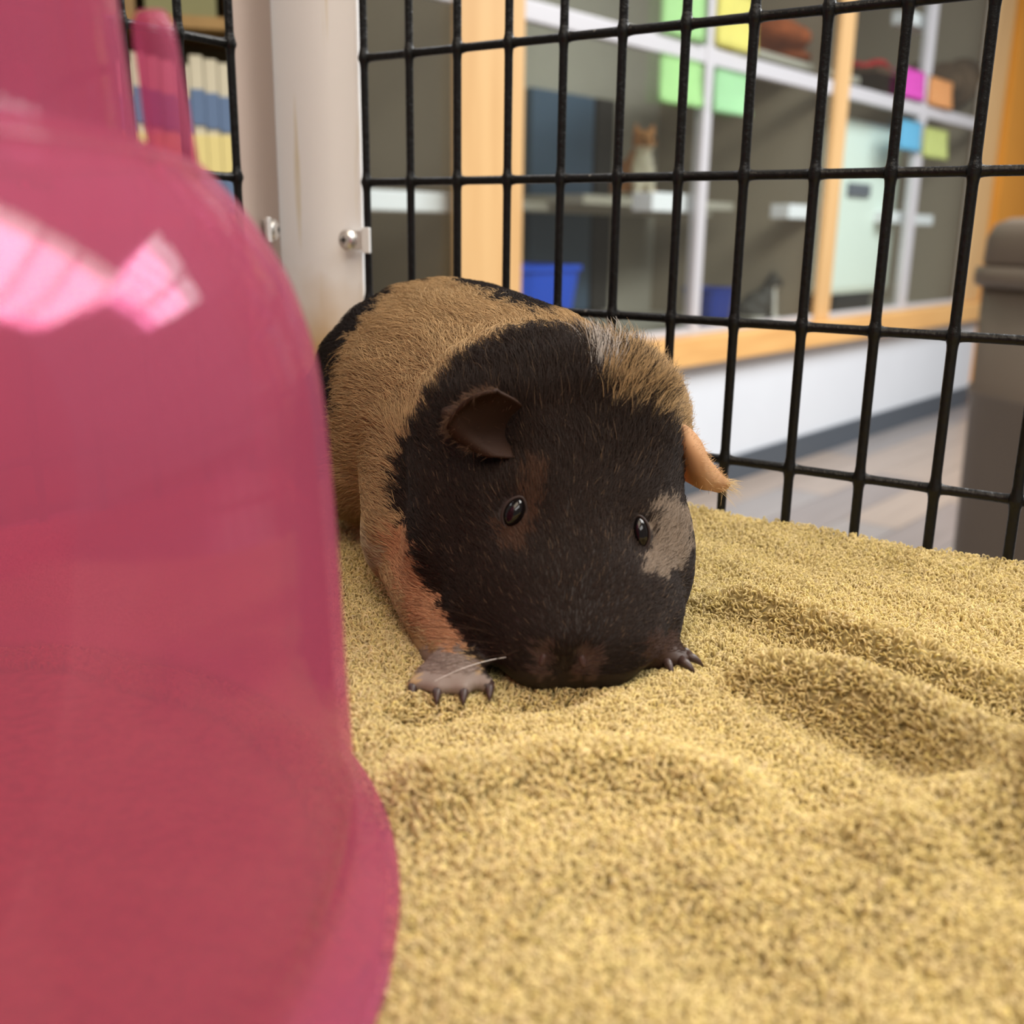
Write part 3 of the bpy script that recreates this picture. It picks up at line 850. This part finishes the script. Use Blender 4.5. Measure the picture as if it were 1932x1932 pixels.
g.append(bl(1190, 1150, .256, (.014, .018, .016)))
g.append(bl(935, 1140, .256, (.014, .018, .016)))
g += capsule(at(795, 1050, .288), at(822, 1150, .264), .0125, .0100, 5)       # left foreleg
g += capsule(at(822, 1150, .264), at(848, 1232, .2455), .0100, .0075, 5)
pawL = onz(856, 1262, TZ + .0040)
g += [(tuple(pawL), (.0075, .0085, .0050), None)]
clawsL = []
for dx, ln in ((-.0080, .0080), (-.0028, .0105), (.0026, .0105), (.0078, .0080)):
    tip = pawL + np.array([dx * 1.15, -ln, -.0008])
    g += capsule(pawL + np.array([dx * .7, -.003, 0]), tip, .0032, .0024, 5)
    clawsL.append((tip, np.array([dx * .15, -1, -.35])))
pawR = onz(1234, 1228, TZ + .0045)
g += capsule(at(1180, 1140, .285), pawR, .0105, .0062, 5)
clawsR = []
for k, (ax, ay, ln) in enumerate(((1.0, .15, .0075), (.95, -.25, .0090), (.72, -.6, .0085), (.35, -.9, .0065))):
    dv = np.array([ax, ay, -.05]); dv /= np.linalg.norm(dv)
    tip = pawR + dv * ln
    tip[2] = max(tip[2], tz_abs + .002)
    g += capsule(pawR + dv * .002, tip, .0024, .0017, 4)
    clawsR.append((tip, dv + np.array([0, 0, -.3])))
# hind feet tucked beside the belly
for (hx, hy) in ((-.050, .362), (.022, .352)):
    g += capsule((hx, hy + .02, tz_abs + .010), (hx + .004, hy - .016, tz_abs + .0055), .012, .006, 5)
gm = blob_mesh('guinea_pig', g, 0.0013, 24, 18)
me = gm
nv = len(me.vertices)
VC = np.empty(nv * 3); me.vertices.foreach_get('co', VC); VC = VC.reshape(-1, 3)
# coarse facial relief: eye hollows, nose groove
bvh0 = BVHTree.FromPolygons([tuple(v) for v in VC], [tuple(p.vertices) for p in me.polygons])
def hit(px, py):
    r = ray(px, py)
    h, nr, ix, ds = bvh0.ray_cast(Vector((0, 0, CZ)), Vector(r).normalized())
    return (np.array(h), np.array(nr)) if h is not None else (None, None)
VN = np.empty(nv * 3); me.vertex_normals.foreach_get('vector', VN); VN = VN.reshape(-1, 3)
def dent(px, py, depth, w):
    h, n_ = hit(px, py)
    if h is None: return
    d2 = ((VC - h) ** 2).sum(1)
    VC[:] = VC - n_ * (depth * np.exp(-d2 / (w * w)))[:, None]
dent(975, 975, .0022, .0075); dent(1213, 1012, .0022, .0070)
dent(1026, 1236, .0012, .0030); dent(1098, 1240, .0012, .0030)
dent(1064, 1262, .0012, .0030); dent(1064, 1285, .0010, .0030)
dent(935, 825, .0050, .0085); dent(1285, 880, .002, .008)
me.vertices.foreach_set('co', VC.ravel()); me.update()
bvh0 = BVHTree.FromPolygons([tuple(v) for v in VC], [tuple(p.vertices) for p in me.polygons])
me.vertex_normals.foreach_get('vector', VN_ := np.empty(nv * 3)); VN = VN_.reshape(-1, 3)

# --- coat pattern: painted patch by patch where they lie on the animal
CLS = {'T': srgb(166, 138, 100), 'D': srgb(38, 28, 23), 'K': srgb(38, 31, 29), 'W': srgb(188, 180, 172), 'O': srgb(172, 128, 94),
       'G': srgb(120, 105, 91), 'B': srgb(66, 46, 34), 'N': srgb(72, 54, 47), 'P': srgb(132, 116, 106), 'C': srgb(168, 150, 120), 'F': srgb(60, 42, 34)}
PATCH = [
    ('D', [(745, 930), (757, 870), (790, 800), (830, 730), (870, 680), (930, 645), (1000, 622), (1062, 626), (1100, 648), (1120, 690), (1118, 740), (1150, 800), (1210, 815), (1265, 850), (1292, 890), (1330, 950), (1330, 1100), (1300, 1210), (1220, 1300), (1100, 1330), (1000, 1320), (925, 1285), (878, 1215), (840, 1155), (800, 1085), (768, 1005)]),
    ('K', [(540, 950), (540, 560), (700, 480), (870, 480), (865, 520), (800, 534), (745, 556), (700, 600), (660, 660), (640, 715), (655, 765), (630, 800), (640, 850), (600, 940)]),
    ('K', [(840, 480), (1090, 590), (1050, 604), (990, 592), (930, 566), (880, 542), (845, 522)]),
    ('W', [(1114, 655), (1150, 672), (1160, 712), (1118, 742)]),
    ('G', [(1222, 958), (1262, 950), (1300, 985), (1298, 1060), (1250, 1095), (1205, 1082), (1212, 1050), (1232, 1020)]),
    ('B', [(1000, 870), (1035, 900), (1010, 1000), (985, 1045), (950, 1045), (940, 1000), (985, 935)]),
    ('N', [(1006, 1215), (1036, 1210), (1046, 1250), (1040, 1285), (1010, 1275)]),
    ('N', [(1085, 1225), (1130, 1215), (1138, 1250), (1110, 1290), (1080, 1275)]),
    ('O', [(748, 990), (775, 1010), (803, 1088), (843, 1158), (880, 1220), (868, 1240), (800, 1200), (760, 1120), (735, 1040)]),
    ('P', [(790, 1225), (880, 1225), (930, 1290), (900, 1330), (780, 1330)]),
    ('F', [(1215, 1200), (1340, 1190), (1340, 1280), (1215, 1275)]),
    ('C', [(600, 1000), (680, 1000), (740, 1050), (700, 1110), (600, 1110)]),
]
def in_poly(x, y, P):
    r = np.zeros(len(x), bool); n_ = len(P)
    for i in range(n_):
        x1, y1 = P[i]; x2, y2 = P[(i + 1) % n_]
        c_ = ((y1 > y) != (y2 > y)) & (x < (x2 - x1) * (y - y1) / (y2 - y1 + 1e-9) + x1)
        r ^= c_
    return r
facing = ((np.array([0, 0, CZ]) - VC) * VN).sum(1) > 0.0
gpx, gpy, _ = project(VC)
names_ = list(CLS)
cls = np.full(nv, -1)
vis = np.zeros(nv, bool)
org = Vector((0, 0, CZ))
for i in np.nonzero(facing)[0]:
    v = Vector(VC[i]); d = v - org
    h, nr, ix, ds = bvh0.ray_cast(org, d.normalized())
    vis[i] = h is not None and ds > d.length - 0.0015
lab = np.full(nv, names_.index('T'))
jx = 7 * np.sin(gpy * .21) + 5 * np.sin(gpy * .47 + gpx * .1); jy = 7 * np.sin(gpx * .19) + 5 * np.sin(gpx * .43)
for k, P in PATCH:
    lab[in_poly(gpx + jx, gpy + jy, P)] = names_.index(k)
from mathutils.kdtree import KDTree
vi = np.nonzero(vis)[0]
kd = KDTree(len(vi))
for j, i in enumerate(vi): kd.insert(Vector(VC[i]), j)
kd.balance()
cls = lab.copy()
for i in np.nonzero(~vis)[0]:
    _, j, _ = kd.find(Vector(VC[i]))
    cls[i] = lab[vi[j]]
# far back of the rump stays dark
cls[(VC[:, 1] > 0.405)] = names_.index('K')
RGB = np.array([CLS[k] for k in names_])
skin = RGB[cls] * 0.8
a_ = me.attributes.new('coat', 'FLOAT_COLOR', 'POINT')
a_.data.foreach_set('color', np.c_[skin, np.ones(nv)].astype(np.float32).ravel())
pig = link_mesh('guinea_pig', me, M_coat)
tag(pig, 'dark brown and tan guinea pig crouching on the towel with lowered nose', 'guinea pig')

# --- fur
tris = []
me.calc_loop_triangles()
TI = np.empty(len(me.loop_triangles) * 3, int); me.loop_triangles.foreach_get('vertices', TI); TI = TI.reshape(-1, 3)
pa, pb, pc = VC[TI[:, 0]], VC[TI[:, 1]], VC[TI[:, 2]]
area = 0.5 * np.linalg.norm(np.cross(pb - pa, pc - pa), axis=1)
cen = (pa + pb + pc) / 3
nose = at(1070, 1265, .2280)
eyeL, nL = hit(972, 972); eyeR, nR = hit(1209, 1008)
dens = np.ones(len(TI))
dn = np.linalg.norm(cen - nose, axis=1)
dens *= np.where(dn < .075, 2.2, 1.0)
dens *= np.where(cen[:, 1] > .40, 0.35, 1.0)
dens *= np.where(cen[:, 2] < tz_abs + .006, 0.0, 1.0)
NF = 150000
prob = area * dens; prob /= prob.sum()
ti = RNG.choice(len(TI), NF, p=prob)
u = RNG.random(NF); v = RNG.random(NF); f_ = u + v > 1; u[f_] = 1 - u[f_]; v[f_] = 1 - v[f_]
w_ = 1 - u - v
root = pa[ti] * w_[:, None] + pb[ti] * u[:, None] + pc[ti] * v[:, None]
nrm_ = VN[TI[ti, 0]] * w_[:, None] + VN[TI[ti, 1]] * u[:, None] + VN[TI[ti, 2]] * v[:, None]
nrm_ /= np.linalg.norm(nrm_, axis=1)[:, None] + 1e-9
pick = np.argmax(np.stack([w_, u, v], 1) + RNG.normal(0, .2, (NF, 3)), axis=1)
hc = cls[TI[ti, pick]]
ok = np.ones(NF, bool)
for ey, r_ in ((eyeL, .0040), (eyeR, .0038)):
    ok &= np.linalg.norm(root - ey, axis=1) > r_
foot = np.minimum(np.linalg.norm(root[:, :2] - pawL[:2], axis=1), np.linalg.norm(root[:, :2] - pawR[:2], axis=1))
lowfoot = (root[:, 2] < tz_abs + .012) & (foot < .018)
ok &= ~(lowfoot & (RNG.random(NF) < .3))
root, nrm_, hc, lowfoot = root[ok], nrm_[ok], hc[ok], lowfoot[ok]
n = len(root)
away = root - nose
dnose = np.linalg.norm(away, axis=1)
flowd = away / dnose[:, None]
bodyf = np.clip((dnose - .075) / .05, 0, 1)[:, None]
flowd = flowd * (1 - .3 * bodyf) + bodyf * np.array([-.25, .35, -.35])
# swirl
flowd += 0.12 * np.c_[np.sin(root[:, 2] * 260 + root[:, 1] * 90), np.sin(root[:, 0] * 230), np.sin(root[:, 0] * 190 + root[:, 2] * 150)]
flowd += RNG.normal(0, .17, (n, 3))
tang = flowd - (flowd * nrm_).sum(1)[:, None] * nrm_
tang /= np.linalg.norm(tang, axis=1)[:, None] + 1e-9
ln = np.interp(dnose, [0, .012, .03, .06, .09, .12], [.0016, .0030, .0050, .0070, .0095, .0125])
lift = np.interp(dnose, [0, .03, .07, .12], [.30, .32, .42, .50])
# upright crest of longer hair behind the animal's left ear
crest = at(1205, 765, .300)
hC, _ = hit(1200, 765)
if hC is not None: crest = hC
kc = np.exp(-(np.linalg.norm(root - crest, axis=1) / .020) ** 2)
ln = ln * (1 + 1.5 * kc); lift = lift + .75 * kc
ln *= RNG.uniform(.65, 1.15, n)
ln[lowfoot] *= .55
# mixed dark and pale hairs in the crest
mixd = (kc > .35) & (RNG.random(n) < .35)
col_ = RGB[hc] * (1 + RNG.normal(0, .16, (n, 1)))
col_[mixd] = RGB[names_.index('D')] * RNG.uniform(.7, 1.2, (mixd.sum(), 1))
# agouti flecks on the dark face
fleck = (hc == names_.index('D')) & (RNG.random(n) < .03)
col_[fleck] = np.array(srgb(92, 74, 58)) * RNG.uniform(.6, 1.1, (fleck.sum(), 1))
col_ = np.clip(col_, .002, .9)
dir0 = tang * np.cos(lift)[:, None] + nrm_ * np.sin(lift)[:, None]
side = np.cross(nrm_, tang)
ss = np.array([0, .33, .68, 1.0])
PT = np.stack([root + dir0 * (ln * s)[:, None] - nrm_ * (ln * .38 * s * s)[:, None] + side * (ln * RNG.normal(0, .05, n) * s * s)[:, None] - np.array([0, 0, 1]) * (ln * .06 * s * s)[:, None] for s in ss], axis=1)
PT[:, :, 2] = np.maximum(PT[:, :, 2], tz_abs + .0012)
rd = np.tile(np.array([.000065, .00006, .000045, .000012]), (n, 1)) * RNG.uniform(.8, 1.25, (n, 1))
M_fur = coat_material('fur', 0.6, 0.14, transl=0.15)
fur = strands('fur', PT, rd, col_, M_fur, pig)
tag(fur, kind='stuff')

# --- eyes
def eye(px, py, rw, rh, tilt):
    h, n_ = hit(px, py)
    view = Vector((0, 0, CZ)) - Vector(h); view.normalize()
    right = Vector((0, 0, 1)).cross(view).normalized(); up = view.cross(right)
    B_ = Matrix((right, up, view)).transposed() @ Matrix.Rotation(math.radians(tilt), 3, 'Z')
    bm = bmesh.new(); bmesh.ops.create_uvsphere(bm, u_segments=28, v_segments=18, radius=1.0)
    for v in bm.verts:
        k = 1 - .28 * abs(v.co.y) ** 3
        v.co = B_ @ Vector((v.co.x * rw * k, v.co.y * rh, v.co.z * rw * 1.15))
    o = from_bm('eye', bm, M_eye, pig)
    o.location = Vector(h) - Vector(n_) * (rw * .15)
    bm = bmesh.new()
    pts = []
    for k in range(41):
        a2 = 2 * math.pi * k / 40
        y_ = math.sin(a2) * rh * 1.03
        x_ = math.cos(a2) * rw * 1.08 * (1 - .28 * abs(math.sin(a2)) ** 3)
        pts.append(B_ @ Vector((x_, y_, rw * .30)))
    tube_mesh(bm, pts, rw * .16, 8, False)
    lid = from_bm('eyelid', bm, M_lid, pig)
    lid.location = o.location
M_lid = plain('eyelid_skin', srgb(44, 32, 28), .6, .25)
eye(970, 967, .0026, .0041, -24)
eye(1209, 1005, .0022, .0042, 8)

# --- ears: curved petals given by their own surface points
def ear(grid, mat, name='ear', thick=.0009, hair=None):
    G = np.array([[at(*q) for q in row] for row in grid])
    nu, nv_ = G.shape[:2]
    G2 = np.stack([catmull(G[i], 7) for i in range(nu)])
    G3 = np.stack([catmull(G2[:, j], 7) for j in range(G2.shape[1])], axis=1)
    a, b = G3.shape[:2]
    bm = bmesh.new()
    vv = [[bm.verts.new(G3[i, j]) for j in range(b)] for i in range(a)]
    for i in range(a - 1):
        for j in range(b - 1):
            bm.faces.new((vv[i][j], vv[i + 1][j], vv[i + 1][j + 1], vv[i][j + 1]))
    bmesh.ops.recalc_face_normals(bm, faces=bm.faces[:])
    bmesh.ops.solidify(bm, geom=bm.faces[:], thickness=thick)
    o = from_bm(name, bm, mat, pig)
    return o, G3
def ear_mat(name, rgb, tr):
    m, nt, p = material(name)
    out = nt.nodes['Material Output']
    p.inputs['Base Color'].default_value = (*rgb, 1); p.inputs['Roughness'].default_value = .7; p.inputs['Specular IOR Level'].default_value = .15
    t_ = nt.nodes.new('ShaderNodeBsdfTranslucent'); t_.inputs['Color'].default_value = (rgb[0] * 1.1, rgb[1] * .85, rgb[2] * .7, 1)
    mx = nt.nodes.new('ShaderNodeMixShader'); mx.inputs[0].default_value = tr
    nt.links.new(p.outputs[0], mx.inputs[1]); nt.links.new(t_.outputs[0], mx.inputs[2]); nt.links.new(mx.outputs[0], out.inputs['Surface'])
    return m
M_earD = ear_mat('dark_ear_skin', srgb(52, 34, 25), .30)
M_earT = ear_mat('peach_ear_skin', srgb(206, 164, 124), .4)
def on_head(px, py, off):
    h, n_ = hit(px, py)
    return (px, py, float(h[1]) - off)
earL, GL = ear([[on_head(*q) for q in row] for row in (
    [(992, 768, -.002), (975, 790, -.003), (965, 812, -.003), (968, 838, -.003), (985, 868, -.002)],
    [(968, 750, .005), (930, 768, .006), (908, 800, .006), (914, 832, .005), (945, 866, .003)],
    [(945, 738, .010), (900, 750, .012), (872, 786, .012), (876, 822, .010), (915, 858, .005)],
    [(938, 733, .013), (888, 746, .016), (850, 788, .015), (852, 818, .011), (895, 852, .006)],
    [(934, 736, .0145), (884, 752, .0175), (846, 796, .0155), (850, 822, .011), (895, 853, .0065)],
)], M_earD)
# a small folded lobe at the back of that ear
lobe, _ = ear([[on_head(*q) for q in row] for row in (
    [(880, 768, .006), (872, 780, .007), (868, 796, .007)],
    [(856, 764, .008), (850, 778, .010), (850, 796, .009)],
    [(834, 770, .003), (832, 782, .005), (838, 800, .004)],
)], M_earD, 'ear_lobe')
earR, GR = ear([
    [(1268, 800, .286), (1272, 835, .284), (1276, 870, .285), (1284, 898, .288)],
    [(1292, 806, .282), (1298, 840, .277), (1302, 878, .278), (1304, 908, .283)],
    [(1316, 832, .281), (1320, 860, .276), (1322, 892, .277), (1322, 918, .282)],
    [(1332, 866, .284), (1336, 884, .281), (1338, 904, .281), (1336, 922, .284)],
    [(1352, 892, .289), (1358, 902, .288), (1360, 912, .288), (1352, 926, .289)],
    [(1364, 906, .292), (1370, 910, .292), (1372, 914, .292), (1366, 922, .292)],
], M_earT)
# short ear-edge hair
def ear_hair(G, rgb, nh, length, drift):
    a, b = G.shape[:2]
    i = RNG.integers(0, a - 1, nh); j = RNG.integers(0, b - 1, nh)
    s = RNG.random((nh, 1))
    r = G[i, j] * (1 - s) + G[i + 1, j + 1] * s
    d = drift + RNG.normal(0, .45, (nh, 3)); d /= np.linalg.norm(d, axis=1)[:, None]
    L = length * RNG.uniform(.5, 1.2, nh)
    P = np.stack([r + d * (L * t_)[:, None] - np.array([0, 0, 1]) * (L * .2 * t_ * t_)[:, None] for t_ in ss], axis=1)
    return P, np.tile(np.array([.00005, .000045, .000035, .00001]), (nh, 1)), np.clip(np.array(rgb) * (1 + RNG.normal(0, .15, (nh, 1))), 0, 1)
p1 = ear_hair(GL, srgb(84, 62, 46), 900, .0028, np.array([-.6, -.3, .35]))
p2 = ear_hair(GR[:30], srgb(200, 164, 122), 900, .0030, np.array([.5, .2, .5]))
p3 = ear_hair(GR[-8:], srgb(215, 188, 140), 60, .006, np.array([.95, .1, -.1]))
strands('ear_hair', np.concatenate([p1[0], p2[0], p3[0]]), np.concatenate([p1[1], p2[1], p3[1]]), np.concatenate([p1[2], p2[2], p3[2]]), M_fur, pig)['kind'] = 'stuff'

# --- nose pad, claws and whiskers
M_nose = plain('nose_skin', srgb(58, 38, 34), .5, .3, bump=.3, bscale=600)
for px_, py_ in ((1026, 1240), (1098, 1243)):
    h, n_ = hit(px_, py_)
    if h is None: continue
    bm = bmesh.new(); bmesh.ops.create_uvsphere(bm, u_segments=16, v_segments=10, radius=.0017)
    for v in bm.verts: v.co = Vector((v.co.x * .6, v.co.y * .45, v.co.z * 1.4))
    o = from_bm('nostril', bm, M_nose, pig); o.location = h - n_ * .0004
    o.rotation_euler = (math.radians(-25), math.radians(18 if px_ < 1060 else -18), 0)
M_claw = plain('dark_claw', srgb(58, 42, 38), .4, .4)
for tip, dv in clawsL + clawsR:
    dv = dv / np.linalg.norm(dv)
    bm = bmesh.new()
    pts = [tip - dv * .001, tip + dv * .0012, tip + dv * .0026 + np.array([0, 0, -.0003]), tip + dv * .0038 + np.array([0, 0, -.0009])]
    for p_ in pts: p_[2] = max(p_[2], tz_abs + .0012)
    tube_mesh(bm, pts, [.0013, .0011, .0007, .0002], 8)
    from_bm('claw', bm, M_claw, pig)
M_whisk = coat_material('whisker', 0.6, 0.05)
wk = []
wspec = [((940, 1215), (660, 1215), .010), ((935, 1200), (700, 1165), .012), ((925, 1190), (690, 1190), .006), ((945, 1230), (730, 1240), .010), ((930, 1180), (740, 1140), .01),
         ((955, 1240), (820, 1285), .006), ((965, 1235), (830, 1260), .004), ((1180, 1230), (1300, 1262), .004), ((1190, 1215), (1330, 1225), .006), ((985, 1225), (880, 1275), .004)]
wc = []
for (a1, a2), (b1, b2), sag in wspec:
    h, n_ = hit(a1, a2)
    if h is None: continue
    e_ = at(b1, b2, h[1] - .008 if b1 < a1 else h[1] + .002)
    wk.append([h + (e_ - h) * t_ - np.array([0, 0, 1]) * sag * (t_ * t_ - t_) * .6 for t_ in np.linspace(0, 1, 8)])
    wc.append(srgb(44, 30, 22) if len(wc) != 5 else srgb(225, 220, 215))
wk = np.array(wk)
strands('whiskers', wk, np.tile(np.linspace(.00009, .00003, 8), (len(wk), 1)), np.array(wc), M_whisk, pig)['kind'] = 'stuff'
